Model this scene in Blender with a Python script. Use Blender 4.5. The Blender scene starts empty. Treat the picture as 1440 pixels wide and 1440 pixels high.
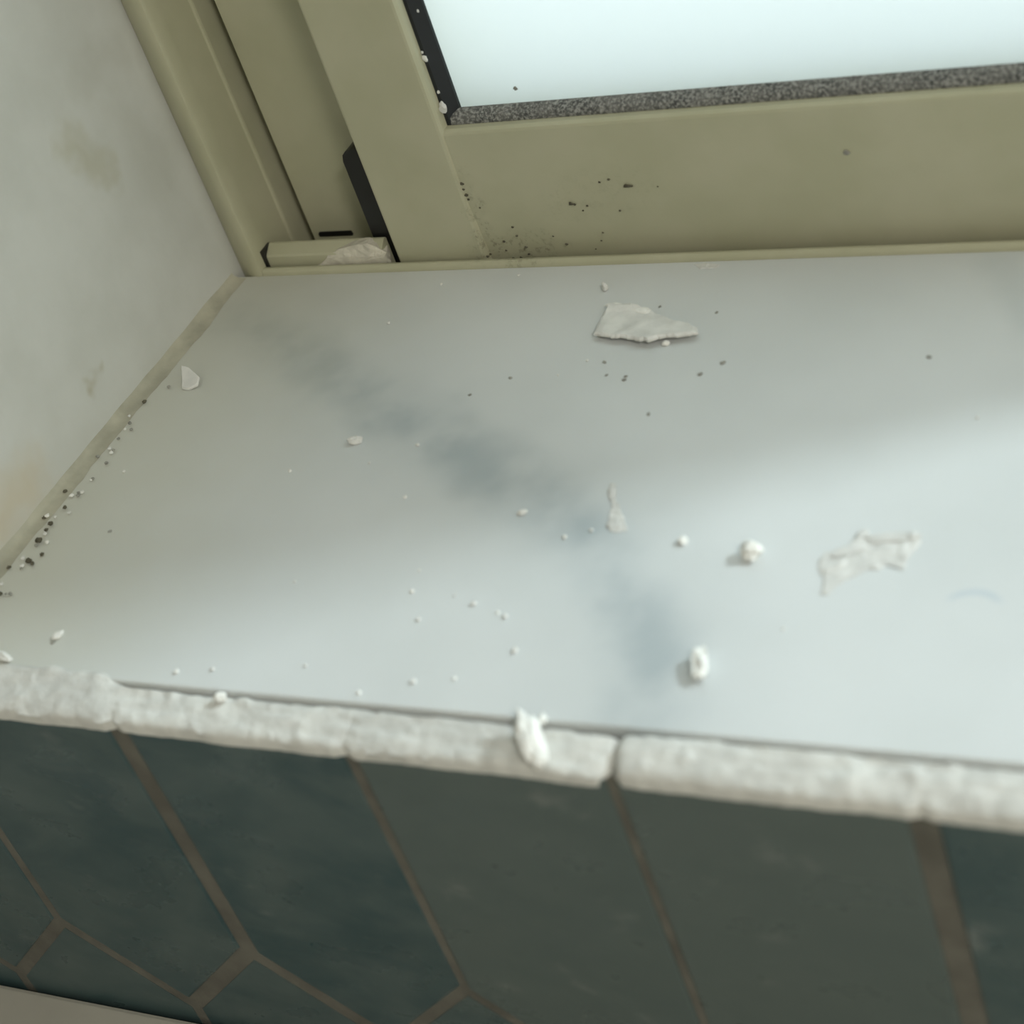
import bpy, bmesh, math, random
from mathutils import Vector, Matrix, noise

scene = bpy.context.scene
COL = scene.collection
random.seed(7)

# ------------------------------------------------------------------ camera
# metres; x runs along the window, y points out through it, z is up, the sill's inner left corner is the origin
FPX = 2768.524
RIGHT = Vector((0.87553, 0.38307, -0.29446))
DOWN = Vector((0.03052, -0.65207, -0.75755))
FWD = Vector((-0.48220, 0.65427, -0.58259))
CAM = Vector((0.4866, -0.5431, 0.3605))
cd = bpy.data.cameras.new('camera')
cam = bpy.data.objects.new('camera', cd)
COL.objects.link(cam)
m = Matrix((RIGHT, -DOWN, -FWD)).transposed().to_4x4()
m.translation = CAM
cam.matrix_world = m
cd.sensor_width = 36.0
cd.sensor_fit = 'HORIZONTAL'
cd.lens = FPX / 1440.0 * 36.0
cd.clip_start = 0.01
cd.clip_end = 60
cd.dof.use_dof = True
cd.dof.focus_distance = 0.735
cd.dof.aperture_fstop = 9.0
scene.camera = cam

# ------------------------------------------------------------------ world, sun, added fill light, exposure
world = bpy.data.worlds.new('overcast_sky')
scene.world = world
world.use_nodes = True
bg = world.node_tree.nodes['Background']
bg.inputs['Color'].default_value = (0.83, 0.95, 1.0, 1)
bg.inputs['Strength'].default_value = 1.55

sd = bpy.data.lights.new('hazy_sun', 'SUN')
sun = bpy.data.objects.new('hazy_sun', sd)
COL.objects.link(sun)
sd.energy = 2.0
sd.angle = math.radians(6.5)
sd.color = (0.80, 0.94, 1.0)
sdir = Vector((-0.469, -0.200, -0.36))
sun.rotation_euler = sdir.to_track_quat('-Z', 'Y').to_euler()
sun.location = (2.0, 0.9, 1.6)

ld = bpy.data.lights.new('ceiling_fill', 'AREA')  # added out-of-view fill that lifts the room side's ambient
fill_light = bpy.data.objects.new('ceiling_fill', ld)
COL.objects.link(fill_light)
ld.shape = 'DISK'
ld.size = 0.42
ld.energy = 25
ld.color = (1.0, 0.97, 0.90)
fill_light.location = (1.60, -1.40, 1.455)

pd = bpy.data.lights.new('window_portal', 'AREA')
portal = bpy.data.objects.new('window_portal', pd)
COL.objects.link(portal)
pd.shape = 'RECTANGLE'
pd.size = 1.69
pd.size_y = 0.9
pd.cycles.is_portal = True
portal.location = (0.85, 0.115, 0.45)
portal.rotation_euler = (math.radians(-90), 0, 0)

vs = scene.view_settings
vs.view_transform = 'Standard'
vs.look = 'None'
vs.exposure = 0.10
vs.gamma = 1.0
vs.use_curve_mapping = False

# ------------------------------------------------------------------ helpers
def ray(u, v):
    return RIGHT * ((u - 720) / FPX) + DOWN * ((v - 720) / FPX) + FWD

def onz(u, v, z=0.0):
    r = ray(u, v)
    return CAM + r * ((z - CAM.z) / r.z)

def ony(u, v, y=0.0):
    r = ray(u, v)
    return CAM + r * ((y - CAM.y) / r.y)

def lin(r, g, b):
    def f(c):
        c /= 255.0
        return c / 12.92 if c <= 0.04045 else ((c + 0.055) / 1.055) ** 2.4
    return (f(r), f(g), f(b), 1.0)

def link(o, parent=None):
    COL.objects.link(o)
    if parent is not None:
        o.parent = parent
    return o

def mesh_obj(name, verts, faces, mat, parent=None, smooth=False):
    me = bpy.data.meshes.new(name)
    me.from_pydata([tuple(v) for v in verts], [], faces)
    bm = bmesh.new(); bm.from_mesh(me)
    bmesh.ops.recalc_face_normals(bm, faces=bm.faces)
    bm.to_mesh(me); bm.free()
    me.materials.append(mat)
    if smooth:
        for p in me.polygons:
            p.use_smooth = True
    return link(bpy.data.objects.new(name, me), parent)

def bm_obj(name, bm, mat, parent=None, smooth=False):
    bmesh.ops.recalc_face_normals(bm, faces=bm.faces)
    me = bpy.data.meshes.new(name)
    bm.to_mesh(me); bm.free()
    me.materials.append(mat)
    if smooth:
        for p in me.polygons:
            p.use_smooth = True
    return link(bpy.data.objects.new(name, me), parent)

def box(name, lo, hi, mat, parent=None, bevel=0.0):
    bm = bmesh.new()
    bmesh.ops.create_cube(bm, size=1)
    for v in bm.verts:
        v.co = Vector([lo[i] + (v.co[i] + 0.5) * (hi[i] - lo[i]) for i in range(3)])
    if bevel:
        bmesh.ops.bevel(bm, geom=bm.edges[:], offset=bevel, segments=2, profile=0.6, affect='EDGES')
    return bm_obj(name, bm, mat, parent)

def prism(name, prof, axis, a, b, mat, parent=None, smooth=False, cuts=1):
    """closed outline swept along an axis; prof holds the other two coordinates in x, y, z order"""
    n = len(prof); vs_, fs = [], []
    for k in range(cuts + 1):
        t = a + (b - a) * k / cuts
        for p in prof:
            c = list(p); c.insert(axis, t); vs_.append(c)
    for k in range(cuts):
        for i in range(n):
            j = (i + 1) % n
            fs.append((k * n + i, k * n + j, (k + 1) * n + j, (k + 1) * n + i))
    fs.append(tuple(range(n))); fs.append(tuple(range(cuts * n, cuts * n + n)))
    o = mesh_obj(name, vs_, fs, mat, parent)
    if smooth:
        me = o.data
        for p in me.polygons[:cuts * n]:
            p.use_smooth = True
        me.set_sharp_from_angle(angle=math.radians(40))
    return o

def tag(o, label=None, cat=None, group=None, kind=None):
    if label: o['label'] = label
    if cat: o['category'] = cat
    if group: o['group'] = group
    if kind: o['kind'] = kind
    return o

def empty(name, loc=(0, 0, 0)):
    o = bpy.data.objects.new(name, None)
    o.empty_display_size = 0.02
    o.location = loc
    return link(o)

# ------------------------------------------------------------------ materials
class NT:
    def __init__(self, name, rough=0.5, spec=0.5):
        self.mat = bpy.data.materials.new(name)
        self.mat.use_nodes = True
        self.t = self.mat.node_tree
        self.b = self.t.nodes['Principled BSDF']
        self.b.inputs['Roughness'].default_value = rough
        self.b.inputs['Specular IOR Level'].default_value = spec
        self._pos = None
    def set(self, sock, val):
        if isinstance(val, bpy.types.NodeSocket):
            self.t.links.new(val, sock)
        else:
            sock.default_value = val
    def pos(self):
        if self._pos is None:
            self._pos = self.t.nodes.new('ShaderNodeNewGeometry').outputs['Position']
        return self._pos
    def objpos(self):
        return self.t.nodes.new('ShaderNodeTexCoord').outputs['Object']
    def math(self, op, a, b=None, clamp=False):
        n = self.t.nodes.new('ShaderNodeMath'); n.operation = op; n.use_clamp = clamp
        self.set(n.inputs[0], a)
        if b is not None: self.set(n.inputs[1], b)
        return n.outputs[0]
    def vmath(self, op, a, b=None, out=0):
        n = self.t.nodes.new('ShaderNodeVectorMath'); n.operation = op
        self.set(n.inputs[0], a)
        if b is not None:
            self.set(n.inputs['Scale'] if op == 'SCALE' else n.inputs[1], b)
        return n.outputs['Value'] if out == 'v' else n.outputs[0]
    def noise(self, vec, scale, detail=3.0, rough=0.55, dist=0.0, col=False):
        n = self.t.nodes.new('ShaderNodeTexNoise')
        self.set(n.inputs['Vector'], vec)
        n.inputs['Scale'].default_value = scale
        n.inputs['Detail'].default_value = detail
        n.inputs['Roughness'].default_value = rough
        n.inputs['Distortion'].default_value = dist
        return n.outputs['Color' if col else 'Fac']
    def ramp(self, f, lo, hi, a=0.0, b=1.0):
        n = self.t.nodes.new('ShaderNodeMapRange'); n.interpolation_type = 'SMOOTHSTEP'
        self.set(n.inputs[0], f)
        for i, v in zip((1, 2, 3, 4), (lo, hi, a, b)): n.inputs[i].default_value = v
        return n.outputs[0]
    def mix(self, f, a, b):
        n = self.t.nodes.new('ShaderNodeMix'); n.data_type = 'RGBA'
        self.set(n.inputs[0], f); self.set(n.inputs[6], a); self.set(n.inputs[7], b)
        return n.outputs[2]
    def bump(self, h, strength, dist):
        n = self.t.nodes.new('ShaderNodeBump')
        n.inputs['Strength'].default_value = strength
        n.inputs['Distance'].default_value = dist
        self.set(n.inputs['Height'], h)
        self.set(self.b.inputs['Normal'], n.outputs[0])
    def color(self, c):
        self.set(self.b.inputs['Base Color'], c)
        return self.mat
    def segdist(self, p, a, b):
        """distance from p to the segment a-b"""
        a, b = Vector(a), Vector(b); d = b - a
        pa = self.vmath('SUBTRACT', p, tuple(a))
        h = self.math('MULTIPLY', self.vmath('DOT_PRODUCT', pa, tuple(d), 'v'), 1.0 / d.length_squared, clamp=True)
        n = self.t.nodes.new('ShaderNodeVectorMath'); n.operation = 'SCALE'
        n.inputs[0].default_value = tuple(d); self.set(n.inputs['Scale'], h)
        return self.vmath('LENGTH', self.vmath('SUBTRACT', pa, n.outputs[0]), None, 'v')
    def warp(self, p, scale, amp):
        c = self.noise(p, scale, 2.0, col=True)
        c = self.vmath('SUBTRACT', c, (0.5, 0.5, 0.5))
        n = self.t.nodes.new('ShaderNodeVectorMath'); n.operation = 'SCALE'
        self.set(n.inputs[0], c); n.inputs['Scale'].default_value = amp
        return self.vmath('ADD', p, n.outputs[0])

def m_marble():
    n = NT('white_marble', 0.34, 0.45)
    p = n.pos()
    w = n.warp(p, 30.0, 0.020)
    base = n.mix(n.ramp(n.noise(p, 9.0, 3.0), 0.3, 0.7), (0.595, 0.612, 0.60, 1), (0.645, 0.66, 0.65, 1))
    path = [(335, 450), (420, 492), (510, 545), (600, 600), (680, 655), (765, 705), (845, 775), (885, 850), (905, 930), (915, 1010)]
    pts = [onz(*q) for q in path]
    dmin = None
    for a, b in zip(pts, pts[1:]):
        d = n.segdist(w, a, b)
        dmin = d if dmin is None else n.math('MINIMUM', dmin, d)
    vein = n.ramp(dmin, 0.0, 0.021, 1.0, 0.0)
    halo = n.ramp(dmin, 0.0, 0.050, 0.32, 0.0)
    blot = n.ramp(n.noise(p, 34.0, 3.0, 0.5), 0.35, 0.66, 0.30, 1.0)
    f = n.math('ADD', n.math('MULTIPLY', vein, n.math('MULTIPLY', blot, 0.55)), n.math('MULTIPLY', halo, 0.55), clamp=True)
    c = n.mix(f, base, (0.31, 0.36, 0.38, 1))
    # second faint vein at the back right
    d2 = n.segdist(w, onz(1400, 360), onz(1460, 470))
    c = n.mix(n.ramp(d2, 0.0, 0.014, 0.25, 0.0), c, (0.36, 0.41, 0.42, 1))
    # blue-grey crescent mark left on the stone
    ctr = onz(1364, 862); e1 = onz(1404, 845) - ctr
    dc = n.vmath('LENGTH', n.vmath('SUBTRACT', p, tuple(ctr)), None, 'v')
    r0 = (onz(1364, 833) - ctr).length
    ring = n.ramp(n.math('ABSOLUTE', n.math('SUBTRACT', dc, r0)), 0.0002, 0.0020, 1.0, 0.0)
    sep = n.t.nodes.new('ShaderNodeSeparateXYZ'); n.set(sep.inputs[0], p)
    side = n.ramp(sep.outputs[1], ctr.y + r0 * 0.35, ctr.y + r0 * 0.9, 0.0, 1.0)
    c = n.mix(n.math('MULTIPLY', n.math('MULTIPLY', ring, side), 0.32), c, (0.30, 0.40, 0.50, 1))
    # ochre tint along the plaster wall joint, fading out across the sill
    gr = n.ramp(n.math('ADD', sep.outputs[0], n.math('MULTIPLY', n.math('SUBTRACT', n.noise(p, 60, 4.0), 0.5), 0.030)), 0.004, 0.130, 0.50, 0.0)
    c = n.mix(gr, c, (0.53, 0.51, 0.385, 1))
    n.set(n.b.inputs['Roughness'], n.ramp(n.noise(p, 55.0, 5.0), 0.3, 0.7, 0.30, 0.42))
    n.bump(n.noise(p, 500.0, 2.0), 0.05, 0.0004)
    return n.color(c)

def m_plaster():
    n = NT('plaster_wall_paint', 0.7, 0.3)
    p = n.pos()
    c = n.mix(n.ramp(n.noise(p, 22.0, 4.0), 0.3, 0.7), (0.555, 0.56, 0.515, 1), (0.615, 0.62, 0.58, 1))
    w = n.warp(p, 70.0, 0.022)
    def onx(u, v):
        r = ray(u, v); return CAM + r * (-CAM.x / r.x)
    for (a, b, rad, amt, colr) in (((95, 200), (150, 240), 0.012, 0.5, (0.42, 0.40, 0.28, 1)),
                                   ((128, 540), (142, 526), 0.006, 0.75, (0.40, 0.37, 0.26, 1)),
                                   ((0, 735), (40, 690), 0.020, 0.45, (0.55, 0.44, 0.26, 1)),
                                   ((165, 70), (120, 110), 0.014, 0.25, (0.40, 0.39, 0.32, 1)),
                                   ((180, 170), (230, 250), 0.018, 0.20, (0.40, 0.40, 0.33, 1))):
        d = n.segdist(w, onx(*a), onx(*b))
        c = n.mix(n.ramp(d, 0.0, rad, amt, 0.0), c, colr)
    n.bump(n.noise(p, 120.0, 5.0), 0.15, 0.0012)
    return n.color(c)

def m_alu():
    n = NT('beige_painted_aluminium', 0.42, 0.4)
    p = n.pos()
    c = n.mix(n.ramp(n.noise(p, 30.0, 3.0), 0.3, 0.7), (0.415, 0.405, 0.275, 1), (0.455, 0.440, 0.310, 1))
    # grime settled in the corner of sash stile and rail
    w = n.warp(p, 160.0, 0.018)
    for a, b, rad, amt in ((ony(690, 352, .006), ony(760, 350, .006), 0.012, 0.35), (ony(655, 255, .006), ony(690, 350, .006), 0.005, 0.30),
                           (ony(790, 285, .006), ony(890, 262, .006), 0.016, 0.08)):
        d = n.segdist(w, a, b)
        sp = n.ramp(n.noise(p, 420.0, 3.0, 0.7), 0.50, 0.66)
        c = n.mix(n.math('MULTIPLY', n.ramp(d, 0.0, rad, 1.0, 0.0), n.math('ADD', n.math('MULTIPLY', sp, amt), amt * 0.25)), c, (0.07, 0.065, 0.04, 1))
    n.bump(n.noise(p, 900.0, 2.0), 0.06, 0.0003)
    return n.color(c)

def m_plain(name, col, rough=0.5, spec=0.5, var=0.12, scale=40.0, bump=0.0, bscale=200.0, bdist=0.0008):
    n = NT(name, rough, spec)
    p = n.pos()
    a = tuple(min(1, x * (1 - var)) for x in col[:3]) + (1,)
    b = tuple(min(1, x * (1 + var)) for x in col[:3]) + (1,)
    c = n.mix(n.ramp(n.noise(p, scale, 4.0), 0.3, 0.7), a, b)
    if bump:
        n.bump(n.noise(p, bscale, 4.0), bump, bdist)
    return n.color(c)

def m_tile():
    n = NT('dark_green_glazed_tile', 0.30, 0.5)
    p = n.pos()
    oi = n.t.nodes.new('ShaderNodeObjectInfo')
    q = n.t.nodes.new('ShaderNodeVectorMath'); q.operation = 'MULTIPLY_ADD'
    n.set(q.inputs[0], p); q.inputs[1].default_value = (1, 1, 1.6)
    sc = n.t.nodes.new('ShaderNodeVectorMath'); sc.operation = 'SCALE'
    sc.inputs[0].default_value = (3, 5, 7); n.set(sc.inputs['Scale'], oi.outputs['Random'])
    n.set(q.inputs[2], sc.outputs[0])
    v = q.outputs[0]
    c = n.mix(n.ramp(n.noise(v, 20.0, 5.0, 0.6, 0.6), 0.32, 0.68), (0.025, 0.060, 0.066, 1), (0.064, 0.098, 0.097, 1))
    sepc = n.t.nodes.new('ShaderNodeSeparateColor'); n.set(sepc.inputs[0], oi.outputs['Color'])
    c = n.mix(sepc.outputs[0], c, (0.092, 0.118, 0.108, 1))  # object colour mixes in grey: painted reflection haze, random tone in lower row
    dust = n.ramp(n.noise(v, 46.0, 3.0, 0.6), 0.60, 0.80)
    c = n.mix(n.math('MULTIPLY', dust, 0.35), c, (0.26, 0.27, 0.25, 1))
    n.set(n.b.inputs['Roughness'], n.ramp(n.noise(v, 30.0, 4.0), 0.3, 0.7, 0.24, 0.48))
    n.bump(n.noise(v, 26.0, 2.0), 0.14, 0.0015)
    return n.color(c)

def m_glass():
    mt = bpy.data.materials.new('frosted_glass')
    mt.use_nodes = True
    t = mt.node_tree
    t.nodes.remove(t.nodes['Principled BSDF'])
    out = t.nodes['Material Output']
    tr = t.nodes.new('ShaderNodeBsdfTranslucent'); tr.inputs[0].default_value = (0.95, 0.975, 0.97, 1)
    df = t.nodes.new('ShaderNodeBsdfDiffuse'); df.inputs[0].default_value = (0.72, 0.80, 0.83, 1)
    gl = t.nodes.new('ShaderNodeBsdfGlossy'); gl.inputs['Roughness'].default_value = 0.35
    a = t.nodes.new('ShaderNodeMixShader'); a.inputs[0].default_value = 0.16
    b = t.nodes.new('ShaderNodeMixShader'); b.inputs[0].default_value = 0.05
    t.links.new(tr.outputs[0], a.inputs[1]); t.links.new(df.outputs[0], a.inputs[2])
    t.links.new(a.outputs[0], b.inputs[1]); t.links.new(gl.outputs[0], b.inputs[2])
    t.links.new(b.outputs[0], out.inputs[0])
    return mt

def m_fuzz():
    n = NT('dusty_grey_gasket', 0.9, 0.2)
    p = n.pos()
    f = n.ramp(n.noise(p, 900.0, 3.0, 0.7), 0.40, 0.66)
    g = n.ramp(n.noise(p, 90.0, 3.0), 0.3, 0.7, 0.0, 0.35)
    c = n.mix(f, (0.075, 0.078, 0.075, 1), (0.36, 0.36, 0.335, 1))
    c = n.mix(g, c, (0.30, 0.29, 0.265, 1))
    n.bump(n.noise(p, 1200.0, 3.0), 0.8, 0.0008)
    return n.color(c)

M = dict(
    marble=m_marble(), plaster=m_plaster(), alu=m_alu(), tile=m_tile(), glass=m_glass(), fuzz=m_fuzz(),
    black=m_plain('black_rubber', (0.012, 0.014, 0.016), 0.45, 0.4, 0.2),
    plastic=m_plain('black_plastic', (0.010, 0.010, 0.010), 0.40, 0.5, 0.2),
    grout=m_plain('brown_grey_grout', (0.135, 0.129, 0.108), 0.9, 0.2, 0.18, 60, 0.4, 700, 0.0006),
    filler=m_plain('white_filler', (0.62, 0.615, 0.575), 0.85, 0.25, 0.10, 90, 0.5, 260, 0.0012),
    crumb=m_plain('white_plaster_crumb', (0.80, 0.79, 0.74), 0.85, 0.25, 0.08, 300, 0.5, 900, 0.0005),
    flake=m_plain('plaster_flake', (0.70, 0.69, 0.65), 0.85, 0.25, 0.08, 120, 0.4, 500, 0.0006),
    tan=m_plain('tan_plaster_lump', (0.60, 0.565, 0.47), 0.9, 0.2, 0.12, 200, 0.5, 500, 0.0008),
    smear=m_plain('dried_filler_smear', (0.645, 0.635, 0.60), 0.75, 0.3, 0.08, 200, 0.4, 500, 0.0005),
    grit=m_plain('dark_grit', (0.105, 0.096, 0.068), 0.9, 0.2, 0.3, 300),
    greygrit=m_plain('grey_grit', (0.29, 0.285, 0.25), 0.9, 0.2, 0.2, 300),
    caulk=m_plain('grey_joint_sealant', (0.43, 0.412, 0.325), 0.6, 0.3, 0.15, 70, 0.2, 200),
    ledge=m_plain('pale_ledge', (0.46, 0.44, 0.38), 0.45, 0.4, 0.05, 20),
    paint=m_plain('room_paint', (0.74, 0.73, 0.68), 0.8, 0.3, 0.04, 6),
    floor=m_plain('grey_floor', (0.22, 0.21, 0.19), 0.5, 0.4, 0.1, 8),
    fillwhite=m_plain('fill_housing', (0.8, 0.8, 0.8), 0.5, 0.4, 0.02),
)

# ------------------------------------------------------------------ the room
SF = -0.2235          # sill's front edge
TF = -0.2362          # face of the tiles
WX1 = 1.70            # right end of the window recess
ZT = 0.90             # head of the window
def struct(o): return tag(o, kind='structure')

struct(box('wall_left', (-0.9, -0.228, -0.016), (0.0, 0.12, 1.5), M['plaster']))
struct(box('wall_right', (WX1, -0.228, -0.016), (2.4, 0.12, 1.5), M['plaster']))
struct(box('wall_top', (0.0, -0.228, ZT), (WX1, 0.12, 1.5), M['paint']))
wall_front = struct(box('wall_front', (-0.9, -0.2305, -1.0), (2.4, 0.12, -0.0165), M['grout']))
struct(box('wall_side_left', (-0.96, -2.26, -1.0), (-0.9, 0.12, 1.5), M['paint']))
struct(box('wall_side_right', (2.4, -2.26, -1.0), (2.46, 0.12, 1.5), M['paint']))
struct(box('wall_rear', (-0.9, -2.26, -1.0), (2.4, -2.2, 1.5), M['paint']))
struct(box('floor', (-0.96, -2.26, -1.06), (2.46, 0.12, -1.0), M['floor']))
struct(box('ceiling', (-0.96, -2.26, 1.5), (2.46, 0.12, 1.56), M['paint']))

fillo = empty('fill_lamp', (1.60, -1.40, 1.5))  # disc body for the added fill light, out of view
tag(fillo, 'round white disc on the ceiling for the added fill light', 'lamp')
bm = bmesh.new()
bmesh.ops.create_cone(bm, cap_ends=True, segments=40, radius1=0.24, radius2=0.22, depth=0.04, matrix=Matrix.Translation((0, 0, -0.02)))
bm_obj('fill_housing', bm, M['fillwhite'], fillo)

# ------------------------------------------------------------------ sill
sill = box('window_sill', (0.0, SF, -0.016), (WX1, -0.0004, 0.0), M['marble'], None, 0.0008)
tag(sill, 'white marble window sill slab with a blue-grey vein under the beige window', 'window sill')

# joint sealant between wall and sill: concave fillet, wavering width
vsx, fs = [], []
NJ = 60
for k in range(NJ + 1):
    y = SF + 0.004 + (0 - 0.002 - SF - 0.004) * k / NJ
    w = 0.0062 + 0.0020 * noise.noise(Vector((0, y * 40, 3))) + 0.0008 * noise.noise(Vector((0, y * 160, 5)))
    h = 0.0030 + 0.0008 * noise.noise(Vector((4, y * 60, 1)))
    for (a, b) in ((0.0, 1.0), (0.10, 0.55), (0.30, 0.26), (0.62, 0.10), (1.0, 0.004)):
        vsx.append((a * w + 0.00002, y, b * h + 0.00005))
for k in range(NJ):
    for i in range(4):
        fs.append((k * 5 + i, k * 5 + i + 1, (k + 1) * 5 + i + 1, (k + 1) * 5 + i))
joint = mesh_obj('joint_sealant', vsx, fs, M['caulk'], sill, True)
joint['label'] = 'grimy grey sealant bead along the white plaster wall'

# ------------------------------------------------------------------ tiled wall below the sill
PITCH = 0.0849; X0 = 0.0036; GAP = 0.0050
ZS = -0.119; ZP = -0.1585; ZTOP = -0.0082
def tile_mesh(name, kind, cx_jit):
    h = (PITCH - GAP) / 2
    dz = (ZS - ZP) / (PITCH / 2)
    if kind == 'top':
        s = ZS + GAP * 0.30
        out = [(-h, ZTOP), (h, ZTOP), (h, s), (0, s - h * dz), (-h, s)]
    else:
        t = ZP - GAP * 0.30
        L = 0.19
        out = [(-h, t), (0, t + h * dz), (h, t), (h, t - L), (0, t - L - h * dz), (-h, t - L)]
    bm = bmesh.new()
    f = bm.faces.new([bm.verts.new((x, TF, z)) for x, z in out])
    r = bmesh.ops.extrude_face_region(bm, geom=[f])
    bmesh.ops.translate(bm, verts=[v for v in r['geom'] if isinstance(v, bmesh.types.BMVert)], vec=(0, 0.0056, 0))
    front = [e for e in bm.edges if all(abs(v.co.y - TF) < 1e-6 for v in e.verts)]
    if kind == 'top':
        bmesh.ops.bevel(bm, geom=front, offset=0.0009, segments=2, profile=0.5, affect='EDGES')
    else:
        bmesh.ops.translate(bm, verts=bm.verts[:], vec=(0, 0.0005, 0))
    bmesh.ops.recalc_face_normals(bm, faces=bm.faces)
    me = bpy.data.meshes.new(name); bm.to_mesh(me); bm.free()
    me.materials.append(M['tile'])
    return me
mt_top = tile_mesh('tile', 'top', 0); mt_low = tile_mesh('tile_low', 'low', 0)
HAZE_TONE = {-1: 0.1, 0: 0.0, 1: 0.0, 2: 0.75, 3: 0.85, 4: 0.15}   # reflection haze painted into the middle tiles as a greyer base colour
for k in range(-5, 20):
    for me, off in ((mt_top, 0.5), (mt_low, 0.0)):
        o = bpy.data.objects.new('tile', me)
        x = X0 + PITCH * (k + off)
        o.location = (x, random.uniform(-0.0003, 0.0003) * (1 if off else 0), random.uniform(-0.0006, 0.0006))
        if off:
            o.rotation_euler = (random.uniform(-.004, .004), random.uniform(-.006, .006), random.uniform(-.006, .006))
        g_ = HAZE_TONE.get(k, 0.25) if off else random.choice((0.05, 0.15, 0.3))
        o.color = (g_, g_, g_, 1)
        link(o, wall_front)
# grout bed between the tiles, a hair behind their faces
box('grout_bed', (-0.9, TF + 0.0007, -0.42), (2.4, -0.2304, -0.0075), M['grout'], wall_front)

# white filler along the tile tops, one strip per tile
XS = [X0 + PITCH * k for k in range(-1, 22)]
def sstep(x, a, b):
    t = min(1.0, max(0.0, (x - a) / (b - a))); return t * t * (3 - 2 * t)
def band(x):
    """back edge y, back height, front height and crown of the filler at x"""
    w = sstep(x, XS[2] - .012, XS[2] + .001)              # 0: smeared up over the sill edge, 1: below it
    yb = -0.2208 + w * (-0.2243 + 0.2208)
    zb = 0.0009 + w * (-0.0014 - 0.0009)
    zf = -0.0040 - 0.0007 * sstep(x, XS[2], XS[3])
    crown = 0.0005
    if XS[3] < x < XS[4]:
        d = sstep(x, XS[4] - .030, XS[4])
        zb -= 0.0004 * d; zf -= 0.0009 * d; crown = 0.0002
    if x >= XS[4]:
        d = 1 - sstep(x, XS[4], XS[4] + .10)
        zb += 0.0004 + 0.0003 * d; zf += 0.0002; crown = 0.0006 + 0.0005 * d
    return yb, zb, zf, crown
def filler_strip(xa, xb, ra=0.0, rb=0.0, da=0.0, db=0.0):
    n = max(8, int((xb - xa) / 0.0011)); pn = 13; seed = 3.7
    vs_, fs = [], []
    for k in range(n + 1):
        x = xa + (xb - xa) * k / n
        yb, zb, zf, crown = band(min(max(x, xa + 1e-5), xb - 1e-5))
        left = x - xa < xb - x
        rr, dd = (ra, da) if left else (rb, db)
        endf = 1.0
        if rr:
            e = min(1.0, min(x - xa, xb - x) / rr); endf = math.sqrt(max(0.0, 1 - (1 - e) ** 2))
        yB = yb + 0.0006 * noise.noise(Vector((x * 90, seed, 0))) + 0.0004 * noise.noise(Vector((x * 320, seed, 0))) - dd * 0.5 * (1 - endf)
        jn = abs(((x - X0) / PITCH + 0.5) % 1.0 - 0.5) * PITCH
        yF = TF - 0.0010 + 0.0005 * noise.noise(Vector((x * 70, seed, 9))) + 0.0003 * noise.noise(Vector((x * 260, seed, 4))) + 0.0013 * max(0.0, 1 - jn / 0.0035) + dd * 1.2 * (1 - endf)
        for i in range(pn):
            t = i / (pn - 1)
            y = yB + (yF - yB) * t
            z = zb + (zf - zb) * t + crown * math.sin(math.pi * t)
            z += 0.0006 * noise.noise(Vector((x * 60, y * 420, seed))) + 0.0004 * noise.noise(Vector((x * 240, y * 500, seed + 3)))
            z += 0.0007 * max(0.0, noise.noise(Vector((x * 180, y * 260, seed + 11))) - 0.25) * 2
            z -= dd * (1 - endf)
            if i == pn - 1: z -= 0.0010
            if i == pn - 2: z -= 0.0003
            if i == 0: z -= 0.0010
            vs_.append((x, y, z))
        vs_.append((x, yF + 0.0004, zf - 0.0048)); vs_.append((x, yB, zb - 0.006))
    w = pn + 2
    for k in range(n):
        for i in range(w):
            j = (i + 1) % w
            fs.append((k * w + i, k * w + j, (k + 1) * w + j, (k + 1) * w + i))
    fs.append(tuple(range(w))); fs.append(tuple(range(n * w, n * w + w)))
    o = mesh_obj('filler_strip', vs_, fs, M['filler'], wall_front, True)
    for p in o.data.polygons[-2:]: p.use_smooth = False
    o.data.set_sharp_from_angle(angle=math.radians(58))
    return o
filler_strip(-0.08, XS[1])
filler_strip(XS[1], XS[2])['label'] = 'white filler smeared up over the sill edge'
filler_strip(XS[2], XS[3])
filler_strip(XS[3], XS[4] - .0004, rb=.007, db=.0012)
filler_strip(XS[4] + .0006, XS[5], ra=.005, da=.0020)['label'] = 'thick white filler strip with a rounded end'
for k in range(5, 20):
    filler_strip(XS[k], XS[k + 1])

# pale ledge that meets the tiles at the bottom
ledge = box('countertop', (-0.899, -0.78, -0.192), (2.399, TF - 0.0016, -0.1662), M['ledge'], None, 0.002)
tag(ledge, 'pale beige-grey ledge meeting the dark tiles at the bottom left', 'countertop')

# ------------------------------------------------------------------ window
win = tag(empty('window_1', (0, 0, 0)), 'beige aluminium sliding window with frosted glass', None, None, 'structure')
A = M['alu']
strip = [(0.0, .0075), (0.0, .0046), (.0014, .0034), (.0040, .0016), (.0078, -.0001), (.0112, -.0010), (.0130, -.0006), (.0138, .0006), (.0138, .0075)]
prism('jamb_edge', strip, 2, -0.0100, ZT, A, win, True)
jamb = [(0.0, .0074), (.0136, .0074), (.0136, .0242), (.0144, .0245), (.0146, .0254), (.0138, .0260), (.0138, .0480), (.0200, .0480), (.0208, .0300), (.112, .0300), (.112, .054), (0.0, .054)]
jo = prism('jamb', jamb, 2, -0.012, ZT, A, win)
# weep slot in the jamb's foot
sl = [(.0240, -.0019), (.0400, -.0019), (.0406, -.0012), (.0400, .0004), (.0246, .0004), (.0238, -.0006)]
prism('weep_slot', sl, 1, .0296, .0312, M['plastic'], jo)
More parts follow.
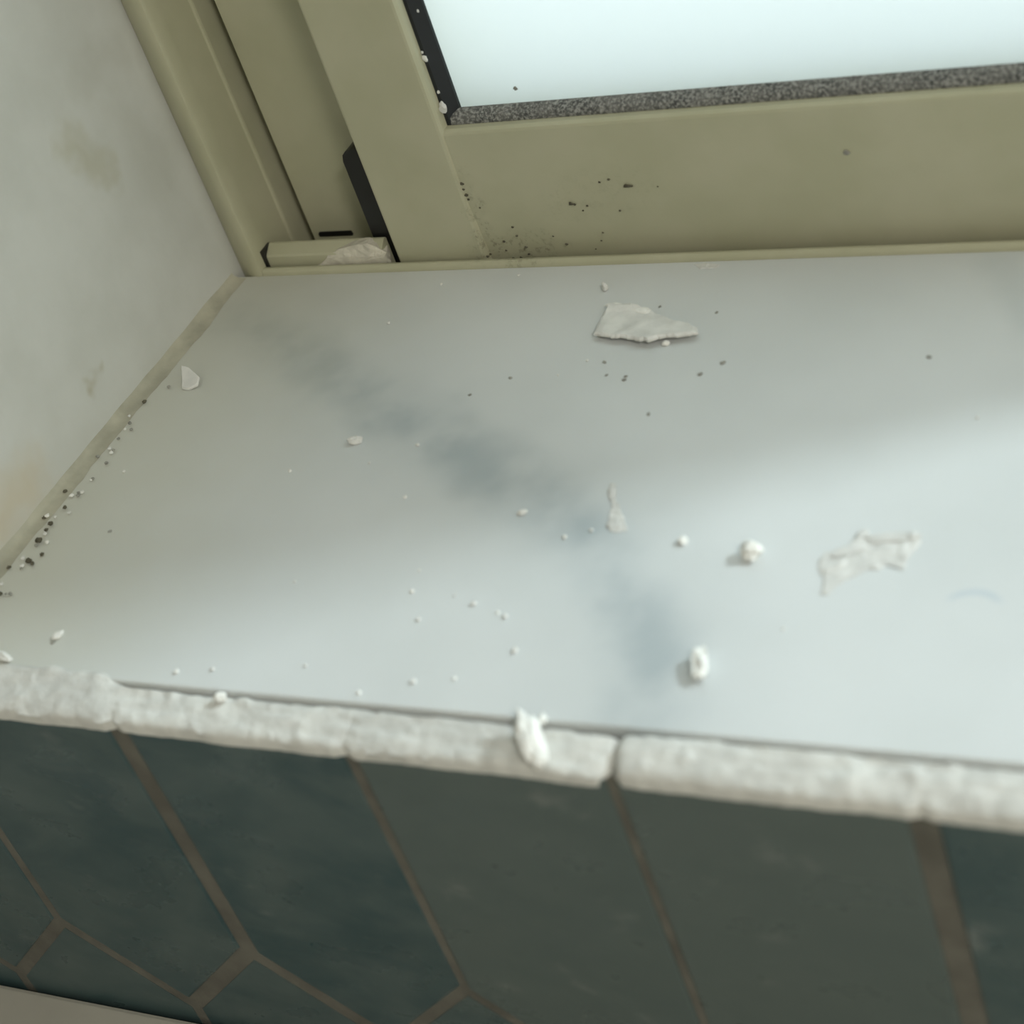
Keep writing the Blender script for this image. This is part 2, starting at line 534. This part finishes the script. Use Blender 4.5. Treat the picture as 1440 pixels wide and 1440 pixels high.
# bottom track: lip towards the sill, floor, stop block
lip = [(-.0006, -.010), (-.0006, .0008), (-.0002, .0019), (.0008, .0026), (.0020, .0024), (.0024, .0012), (.0024, -.010)]
prism('track_lip', lip, 0, .0136, WX1 - 0.012, A, win, True)
box('track_floor', (.0, .0024, -.016), (WX1, .060, -.0105), A, win)
blk = [(.0040, -.0105), (.0040, .0058), (.0046, .0066), (.0088, .0093), (.0098, .0093), (.0104, .0085), (.0104, -.0105)]
prism('track_stop', blk, 0, .0152, .0700, A, win)
# sash
st = [(.0756, .0062), (.0760, .0053), (.0768, .0050), (.1132, .0050), (.1142, .0053), (.1150, .0066), (.1156, .0100), (.1156, .0295), (.0756, .0295)]
prism('sash_stile', st, 2, -.0085, ZT - 0.03, A, win)
rl = [(.0085, -.0085), (.0079, .0020), (.0070, .0120), (.0063, .0220), (.0060, .0320), (.0060, .0536), (.0063, .0547), (.0074, .0556), (.0100, .0560), (.034, .0560), (.034, -.0085)]
prism('sash_rail', rl, 0, .1147, .518, A, win)
prism('sash_meeting_stile', [(.516, .0048), (.5560, .0048), (.5560, .026), (.516, .026)], 2, -.0085, ZT - 0.03, A, win)
prism('sash_head', [(.0060, ZT - .085), (.0060, ZT - .03), (.024, ZT - .03), (.024, ZT - .085)], 0, .1147, .518, A, win)
box('outer_shade_block', (.112, .036, -.010), (WX1 - .02, .100, .0690), A, win)  # unseen ledge added behind the pane, blocks sky to darken its lower part
box('frame_head', (0, .0, ZT - .03), (WX1, .06, ZT), A, win)
box('frame_jamb', (WX1 - .02, .0, -.010), (WX1, .06, ZT - .03), A, win)
box('glass_pane', (.1100, .0140, .0500), (.521, .0185, ZT - .08), M['glass'], win)
gs = [(.1148, .0095), (.1170, .0094), (.1208, .0128), (.1210, .0139), (.1148, .0139)]
prism('side_gasket', gs, 2, .0560, ZT - .085, M['black'], win)
# dusty bottom gasket, built uneven
vs_, fs = [], []
gp = [(.0096, .0552), (.0093, .0570), (.0098, .0588), (.0112, .0602), (.0130, .0609), (.0139, .0606), (.0139, .0552)]
NG = 420
for k in range(NG + 1):
    x = .1175 + (.517 - .1175) * k / NG
    for i, (y, z) in enumerate(gp):
        a = 0.00035 if i in (1, 2, 3, 4) else 0
        q = Vector((x * 900, i * 3.1, 0))
        vs_.append((x, y + a * noise.noise(q), z + a * noise.noise(q + Vector((9, 9, 9)))))
for k in range(NG):
    for i in range(7):
        j = (i + 1) % 7
        fs.append((k * 7 + i, k * 7 + j, (k + 1) * 7 + j, (k + 1) * 7 + i))
fs.append(tuple(range(7))); fs.append(tuple(range(NG * 7, NG * 7 + 7)))
g = mesh_obj('bottom_gasket', vs_, fs, M['fuzz'], win)
g['label'] = 'dusty grey gasket below the frosted pane'
# black guide block at the foot of the stile
sg = [(.0636, -.010), (.0636, .0430), (.0644, .0456), (.0662, .0472), (.0690, .0478), (.0758, .0478), (.0758, -.010)]
prism('guide_block', sg, 1, .0112, .0215, M['plastic'], win, True)
# dark gap where the stop block meets the jamb
prism('corner_gap', [(.0137, .0030), (.0152, .0030), (.0152, .0100), (.0137, .0100)], 2, -.010, .0090, M['plastic'], win)

# ------------------------------------------------------------------ debris
def rock_mesh(name, seed, mat, sub=2, amp=0.35, sx=1, sy=1, sz=0.7):
    bm = bmesh.new()
    bmesh.ops.create_icosphere(bm, subdivisions=sub, radius=1.0)
    for v in bm.verts:
        d = 1 + amp * noise.noise(v.co * 1.3 + Vector((seed * 7.1, seed * 3.3, 0))) + amp * 0.5 * noise.noise(v.co * 3.1 + Vector((0, seed * 5, 9)))
        v.co = Vector((v.co.x * d * sx, v.co.y * d * sy, v.co.z * d * sz))
    zmin = min(v.co.z for v in bm.verts)
    for v in bm.verts:
        v.co.z = max(v.co.z - zmin - 0.18, 0.0)
    me = bpy.data.meshes.new(name); bm.to_mesh(me); bm.free()
    me.materials.append(mat)
    return me

def axis(a, b):
    d = onz(*b) - onz(*a)
    return math.atan2(-d.x, d.y)

def slab_from_outline(name, pts, thick, mat, height=None, jitter=0.0, seed=0.0, dense=0.0012, base=0.0):
    """a flake with the given outline (world points); height(p, t) lifts its top, t = 0 at the rim"""
    bm = bmesh.new()
    ring = []
    n = len(pts)
    for i in range(n):
        a, b = pts[i], pts[(i + 1) % n]
        k = max(1, int((b - a).length / dense))
        for j in range(k):
            p = a.lerp(b, j / k)
            ring.append(p + Vector((noise.noise(p * 700 + Vector((seed, 0, 0))), noise.noise(p * 700 + Vector((0, seed, 5))), 0)) * jitter)
    c = sum(ring, Vector()) / len(ring)
    levels = (1.0, 0.93, 0.80, 0.62, 0.42, 0.2)
    loops = []
    for lv in levels:
        L = []
        for p in ring:
            q = c.lerp(p, lv); t = 1 - lv
            hz = height(q, t) if height else 0.0
            L.append(bm.verts.new((q.x, q.y, base + thick * (0.55 if lv == 1.0 else 1.0) + hz)))
        loops.append(L)
    low = [bm.verts.new((p.x, p.y, base + (height(p, 0) if height else 0.0) * 0.98)) for p in ring]
    m_ = len(ring)
    for A_, B_ in zip([low] + loops[:-1], loops):
        for i in range(m_):
            bm.faces.new((A_[i], A_[(i + 1) % m_], B_[(i + 1) % m_], B_[i]))
    bm.faces.new(loops[-1]); bm.faces.new(list(reversed(low)))
    bmesh.ops.triangulate(bm, faces=[f for f in bm.faces if len(f.verts) > 4])
    return bm_obj(name, bm, mat, None, False)

def put(me, name, p, size, rz, label, cat, group=None):
    o = bpy.data.objects.new(name, me)
    o.location = p; o.rotation_euler = (0, 0, rz)
    o.scale = size if isinstance(size, tuple) else (size, size, size)
    link(o)
    return tag(o, label, cat, group)

# the large flake near the window: slightly curled, its front edge lifted
fl = [(848, 433), (858, 425), (878, 424), (892, 427), (900, 430), (918, 435), (946, 447), (966, 452), (979, 459), (981, 467), (962, 470), (940, 472), (925, 474), (914, 479), (897, 477), (878, 473), (860, 472), (845, 470), (834, 468), (836, 461), (843, 445)]
flp = [onz(u, v, 0.003) for u, v in fl]
yb_, yf_ = max(p.y for p in flp), min(p.y for p in flp)
for p in flp: p.z = 0
def flh(p, t):
    s = (yb_ - p.y) / (yb_ - yf_)
    ridge = 0.0016 * math.exp(-((s - 0.10) / 0.10) ** 2) * (1 if p.x < flp[5].x else 0.35)
    return 0.0002 + 0.0022 * s + (ridge if t > 0 else 0) + 0.0006 * noise.noise(Vector((p.x * 160, p.y * 160, 2)))
o = slab_from_outline('plaster_flake', flp, 0.0014, M['flake'], flh, 0.0007, 2.0, 0.0009)
FLAKE = o
tag(o, 'large jagged white plaster flake lying near the window frame', 'plaster flake')

for (u, v, a, b, h, sd_) in ((866, 428, .0044, .0014, .0013, 81), (902, 434, .0040, .0016, .0011, 82)):
    k = bpy.data.objects.new('flake_ridge', rock_mesh('flake_ridge', sd_, M['crumb'], 3, 0.3))
    k.location = onz(u, v, 0.003); k.location.z = 0.0016; k.scale = (a, b, h); k.rotation_euler = (0, 0, axis((850, 428), (915, 438)) + math.pi / 2)
    link(k, FLAKE)
# small folded flake beside the wall
fp = [onz(u, v, 0.0022) for u, v in ((258, 520), (268, 522), (281, 531), (276, 539), (262, 543), (254, 542))]
for p in fp: p.z = 0
y1, y0 = max(p.y for p in fp), min(p.y for p in fp)
o = slab_from_outline('plaster_flake', fp, 0.0009, M['flake'], lambda p, t: 0.0001 + 0.0036 * (p.y - y0) / (y1 - y0), 0.0002, 4.0, 0.0008)
tag(o, 'small angular plaster flake near the plaster wall', 'plaster flake')

# lump of plaster jammed in the track beside the black guide
lm = [(448, 372), (462, 358), (476, 351), (497, 345), (516, 342), (528, 347), (543, 355), (548, 364), (550, 373), (500, 376)]
bm = bmesh.new()
lp = [ony(u, v, 0.0046) for u, v in lm]
fr, bk = [], []
for p in lp:
    fr.append(bm.verts.new((p.x, 0.0030 + 0.0004 * noise.noise(p * 300), min(p.z, 0.0050))))
mid = [bm.verts.new((p.x, 0.0046, p.z)) for p in lp]
bk = [bm.verts.new((p.x * 0.9 + 0.0055, 0.0090, p.z * 0.95 + 0.0004)) for p in lp]
nn = len(lp)
for L1, L2 in ((fr, mid), (mid, bk)):
    for i in range(nn):
        bm.faces.new((L1[i], L1[(i + 1) % nn], L2[(i + 1) % nn], L2[i]))
bm.faces.new(fr); bm.faces.new(list(reversed(bk)))
bmesh.ops.triangulate(bm, faces=bm.faces[:])
bmesh.ops.subdivide_edges(bm, edges=bm.edges[:], cuts=2, use_grid_fill=True)
for v in bm.verts:
    q = v.co * 420
    v.co += Vector((noise.noise(q), noise.noise(q + Vector((5, 5, 5))), noise.noise(q + Vector((9, 1, 4))))) * 0.0005
o = bm_obj('plaster_lump', bm, M['tan'])
tag(o, 'tan plaster lump stuck in the window track beside the black guide', 'plaster lump')

# crumbs big enough to tell apart
def lump(u, v, sx, sy, sz, rz, seed, label, z=0.0, name='plaster_crumb', mat='crumb', amp=0.35, sub=3):
    me = rock_mesh(name, seed, M[mat], sub, amp)
    p = onz(u, v, z); 
    return put(me, name, p, (sx, sy, sz), rz, label, 'plaster crumb')
lump(1059, 783, .0034, .0030, .0040, 0.4, 3, 'round white plaster crumb casting a shadow on the bright sill')
lump(988, 941, .0022, .0058, .0031, axis((988, 955), (989, 908)), 11, 'upright knobbly white plaster crumb near the sill front edge', amp=0.55)
lump(501, 622, .0026, .0018, .0020, 0.3, 5, 'lone pale crumb between the marble vein and the wall', mat='flake')
lump(83, 896, .0022, .0014, .0014, 0.9, 6, 'oblong white crumb at the left end of the sill')
lump(5, 926, .0052, .0016, .0018, -0.25, 8, 'white crumb at the left picture edge beside the filler')
lump(961, 763, .0014, .0016, .0015, 0.3, 9, 'tiny white crumb left of the round plaster crumb')
lump(937, 485, .0014, .0011, .0012, 0.3, 12, 'tiny crumb just in front of the large plaster flake')
lump(852, 408, .0010, .0014, .0024, 0.3, 14, 'tiny pointed chip just behind the large plaster flake', mat='flake')
lump(735, 722, .0018, .0011, .0011, 0.2, 15, 'small grey-white crumb on the marble vein', mat='flake')

# filler bit standing on the filler edge
bm = bmesh.new()
bmesh.ops.create_icosphere(bm, subdivisions=4, radius=1.0)
for v in bm.verts:
    d = 1 + 0.30 * noise.noise(v.co * 1.7 + Vector((3, 1, 8))) + 0.18 * noise.noise(v.co * 4.3) + 0.06 * noise.noise(v.co * 11)
    v.co = Vector((v.co.x * .0036, v.co.y * .0088, v.co.z * .0032)) * d
bmesh.ops.transform(bm, verts=bm.verts[:], matrix=Matrix.Rotation(math.radians(20), 4, 'X'))
bmesh.ops.transform(bm, verts=bm.verts[:], matrix=Matrix.Rotation(axis((758, 1062), (738, 1008)), 4, 'Z'))
o = bm_obj('filler_bit', bm, M['crumb'], None, True)
o.location = onz(746, 1040, 0.0012)
tag(o, 'white filler bit overhanging the filler edge above the dark tiles', 'filler bit')
lump(764, 1016, .0012, .0018, .0022, 0.1, 21, 'thin white sliver beside the overhanging filler bit', -0.0004)
lump(312, 985, .0020, .0018, .0020, 0.1, 22, 'small white knob on the filler edge left of the overhanging bit', -0.0012)

# dried smears of filler
def smear(outline, label, thick, seed, knobs=()):
    root_p = [onz(u, v, 0.0004) for u, v in outline]
    for p in root_p: p.z = 0
    hh = lambda p, t: 0.00005 + (0.0005 * max(0, noise.noise(Vector((p.x * 210, p.y * 210, seed)))) + 0.0002 * noise.noise(Vector((p.x * 700, p.y * 700, seed)))) * min(1, t * 8)
    s = slab_from_outline('filler_smear', root_p, thick, M['smear'], hh, 0.0005, seed, 0.0009)
    tag(s, label, 'filler smear')
    for (u, v, a, b, h, r, sd_) in knobs:
        k = bpy.data.objects.new('filler_ridge', rock_mesh('filler_ridge', sd_, M['smear'], 3, 0.4))
        k.location = onz(u, v, 0.0002); k.scale = (a, b, h * 0.55); k.rotation_euler = (0, 0, r)
        link(k, s)
    return s
smear([(1152, 786), (1160, 776), (1188, 770), (1205, 752), (1214, 742), (1224, 752), (1248, 748), (1272, 750), (1290, 748), (1296, 762), (1282, 775), (1270, 800), (1254, 788), (1236, 800), (1218, 800), (1196, 812), (1176, 822), (1164, 836), (1154, 834), (1158, 812), (1150, 800)],
      'wide rough dried filler smear on the bright right part of the sill', 0.00035, 3.0,
      ((1196, 775, .0055, .0018, .0013, 0.5, 31), (1178, 795, .0020, .0042, .0010, -0.6, 32), (1255, 757, .0085, .0022, .0012, 0.15, 33), (1214, 752, .0016, .0022, .0011, 0, 34), (1270, 775, .0016, .0034, .0009, 0.2, 35), (1284, 755, .0024, .0018, .0014, 0.2, 36)))
smear([(858, 678), (866, 680), (866, 700), (872, 715), (878, 732), (882, 745), (868, 748), (858, 745), (856, 728), (860, 708), (854, 690)],
      'narrow tapering filler smear crossing the shadow edge mid sill', 0.00030, 6.0,
      ((866, 735, .0026, .0032, .0009, 0.2, 41), (861, 692, .0010, .0030, .0008, 0.3, 42)))
smear([(975, 371), (990, 369), (1012, 371), (1008, 376), (985, 377)], 'faint filler dab on the sill against the window lip', 0.0002, 8.0)

# crumbs alike
ORD = ('first second third fourth fifth sixth seventh eighth ninth tenth eleventh twelfth thirteenth fourteenth fifteenth sixteenth').split()
def ranked(items, zone_of, key):
    """items in zones; each gets its rank within its zone"""
    zones = {}
    for it in items: zones.setdefault(zone_of(it), []).append(it)
    out = []
    for z, its in zones.items():
        its.sort(key=key)
        for r, it in enumerate(its): out.append((it, z.replace('#', ORD[r]) if len(its) > 1 else z.replace('# ', '')))
    return out
def zone_white(i):
    u, v, _ = i
    if v > 905: return '# tiny white crumb from the left along the sill front edge'
    if 790 < v and u < 750: return '# tiny white crumb from the left in the bright area left of the upright crumb'
    if u > 1300: return 'tiny white crumb at the far right beyond the wide filler smear'
    if u > 1000: return 'tiny white crumb between the upright crumb and the wide filler smear'
    if u > 780 and v < 600: return '# tiny white crumb from the left in front of the large plaster flake'
    if u > 780: return '# tiny white crumb from the left, close left of the narrow filler smear'
    if v < 480: return '# tiny white crumb from the left behind the vein, near the window frame'
    return '# tiny white crumb from the plaster wall, level with the lone pale crumb'
def zone_joint_dark(i):
    return ('# dark grain from the window in the upper third of the wall joint' if i[1] < 660 else
            '# dark grain from the window in the middle of the wall joint' if i[1] < 745 else '# dark grain from the window in the lower left end of the wall joint')
def zone_fleck(i):
    u, v, _ = i
    if u < 670: return '# dark dirt fleck from the top along the joint of stile and rail'
    if v > 300 and u < 760: return '# dark dirt fleck from the left in the grimy bottom corner of the rail'
    if v > 300: return '# dark dirt fleck from the left low on the rail, right of the grimy corner'
    return '# dark dirt fleck from the left around the largest fleck on the sash rail'
white_v = [rock_mesh('small_crumb', 50 + i, M['crumb' if i % 2 else 'flake'], 2, 0.45) for i in range(5)]
grit_v = [rock_mesh('dirt_grain', 60 + i, M['grit'], 2, 0.5) for i in range(4)]
ggrit_v = [rock_mesh('dirt_grain_grey', 70 + i, M['greygrit'], 2, 0.5) for i in range(4)]
whites = [(408, 663, 8), (621, 400, 7), (730, 388, 8), (547, 455, 9), (588, 627, 9), (795, 756, 9), (667, 850, 11), (580, 832, 9), (590, 803, 6), (415, 819, 6), (725, 916, 12),
          (711, 868, 10), (589, 872, 10), (249, 946, 11), (300, 942, 9), (175, 664, 8), (1375, 588, 7), (520, 652, 7), (570, 700, 8), (832, 747, 8), (826, 508, 7), (582, 960, 11), (430, 937, 7),
          (700, 862, 7), (640, 955, 8), (505, 975, 9), (1102, 885, 6), (640, 838, 6), (785, 528, 5)]
for i, ((u, v, s), lab) in enumerate(ranked(whites, zone_white, lambda t: t[0])):
    put(white_v[i % 5], 'small_crumb', onz(u, v), s * 0.000080, random.uniform(0, 6), lab, 'plaster crumb', 'white crumbs scattered on the sill')
greys = [(718, 532, 8), (661, 556, 7), (912, 583, 8), (985, 527, 9), (1017, 511, 10), (1008, 440, 7), (878, 535, 8), (1307, 503, 9), (850, 510, 8), (853, 528, 6), (928, 432, 6), (75, 904, 9), (155, 748, 8), (880, 530, 7)]
for i, ((u, v, s), lab) in enumerate(ranked(greys, lambda t: '# tiny dark dirt grain from the left on the open sill', lambda t: t[0])):
    put(ggrit_v[i % 4], 'dirt_grain', onz(u, v), (s * 0.00010, s * 0.00007, s * 0.00006), random.uniform(0, 6), lab, 'dirt grain', 'dark grains scattered on the sill')
jd = [(92, 692, 9), (92, 715, 9), (63, 729, 9), (72, 738, 11), (66, 746, 9), (56, 762, 14), (60, 781, 9), (41, 790, 13), (46, 794, 9), (13, 799, 9), (1, 836, 10), (15, 836, 8), (9, 836, 6), (204, 566, 10), (183, 596, 8), (185, 605, 7), (150, 652, 8), (138, 643, 8),
      (131, 674, 7), (110, 698, 8), (111, 694, 7), (238, 545, 8), (167, 618, 7), (160, 634, 7), (52, 768, 8), (30, 800, 6)]
for i, ((u, v, s), lab) in enumerate(ranked(jd, zone_joint_dark, lambda t: t[1])):
    me = grit_v[i % 4] if s > 8 else ggrit_v[i % 4]
    put(me, 'dirt_grain', onz(u, v, 0.0004), s * 0.000088, random.uniform(0, 6), lab, 'dirt grain', 'dark grains along the wall joint')
jw = [(101, 698, 10), (67, 727, 11), (155, 632, 10), (157, 638, 9), (33, 786, 10), (32, 797, 9), (3, 823, 9), (98, 722, 8), (64, 752, 9), (67, 763, 8), (116, 693, 8), (128, 676, 6), (182, 586, 7), (176, 604, 6), (78, 728, 7)]
for i, ((u, v, s), lab) in enumerate(ranked(jw, lambda t: '# white crumb from the window along the plaster wall joint', lambda t: t[1])):
    put(white_v[i % 5], 'small_crumb', onz(u, v, 0.0004), s * 0.000088, random.uniform(0, 6), lab, 'plaster crumb', 'white crumbs along the wall joint')

# dirt flecks stuck to the sash rail and specks on the black gasket
def on_face(me, name, u, v, y, size, label, cat, group=None):
    p = ony(u, v, y)
    o = bpy.data.objects.new(name, me)
    o.location = p
    o.rotation_euler = (math.radians(90), 0, 0)
    o.scale = size
    link(o)
    return tag(o, label, cat, group)
on_face(grit_v[1], 'dirt_fleck', 883, 261, .0060, (.0019, .0006, .0005), 'dark elongated dirt fleck, the largest on the beige sash rail', 'dirt fleck')
on_face(ggrit_v[1], 'dirt_fleck', 1191, 214, .0060, (.0011, .0009, .0005), 'lone brown dirt fleck on the right part of the beige sash rail', 'dirt fleck')
flecks = [(803, 286, 13), (808, 287, 9), (826, 289, 7), (820, 296, 6), (872, 296, 7), (843, 256, 7), (856, 252, 8), (846, 338, 6), (848, 327, 6), (797, 343, 9), (675, 292, 6), (721, 319, 8), (727, 331, 8),
          (709, 339, 9), (740, 347, 9), (744, 357, 8), (733, 362, 9), (722, 363, 9), (748, 364, 8), (690, 357, 8), (712, 352, 7), (650, 258, 12), (656, 274, 12), (652, 266, 8), (659, 280, 8), (686, 360, 9), (778, 332, 6), (925, 262, 5), (838, 350, 5)]
for i, ((u, v, s), lab) in enumerate(ranked(flecks, zone_fleck, lambda t: t[1] if t[0] < 670 else t[0])):
    on_face(grit_v[i % 4], 'dirt_fleck', u, v, .0060, (s * .00007, s * .00005, s * .00004), lab, 'dirt fleck', 'dirt flecks on the sash rail')
for i, (u, v, s, lb) in enumerate(((624, 150, 22, 'white droplet of filler on the black gasket near its lower corner'), (598, 82, 14, 'white droplet of filler halfway up the black gasket'),
                                   (622, 144, 9, 'tiny white speck touching the lowest droplet on the black gasket'), (617, 129, 8, 'tiny white speck a little above the lowest droplet on the black gasket'), (594, 73, 7, 'tiny white speck just above the middle droplet on the black gasket'), (588, 15, 6, 'topmost tiny white speck on the black gasket'))):
    on_face(white_v[i % 5], 'filler_droplet', u, v, .0093, (s * .00008, s * .00009, s * .00006), lb, 'filler droplet', 'white specks on the black gasket')
on_face(ggrit_v[2], 'dirt_fleck', 725, 124, .0139, (.0008, .0008, .0003), 'tiny grey fleck on the frosted glass pane', 'dirt fleck')
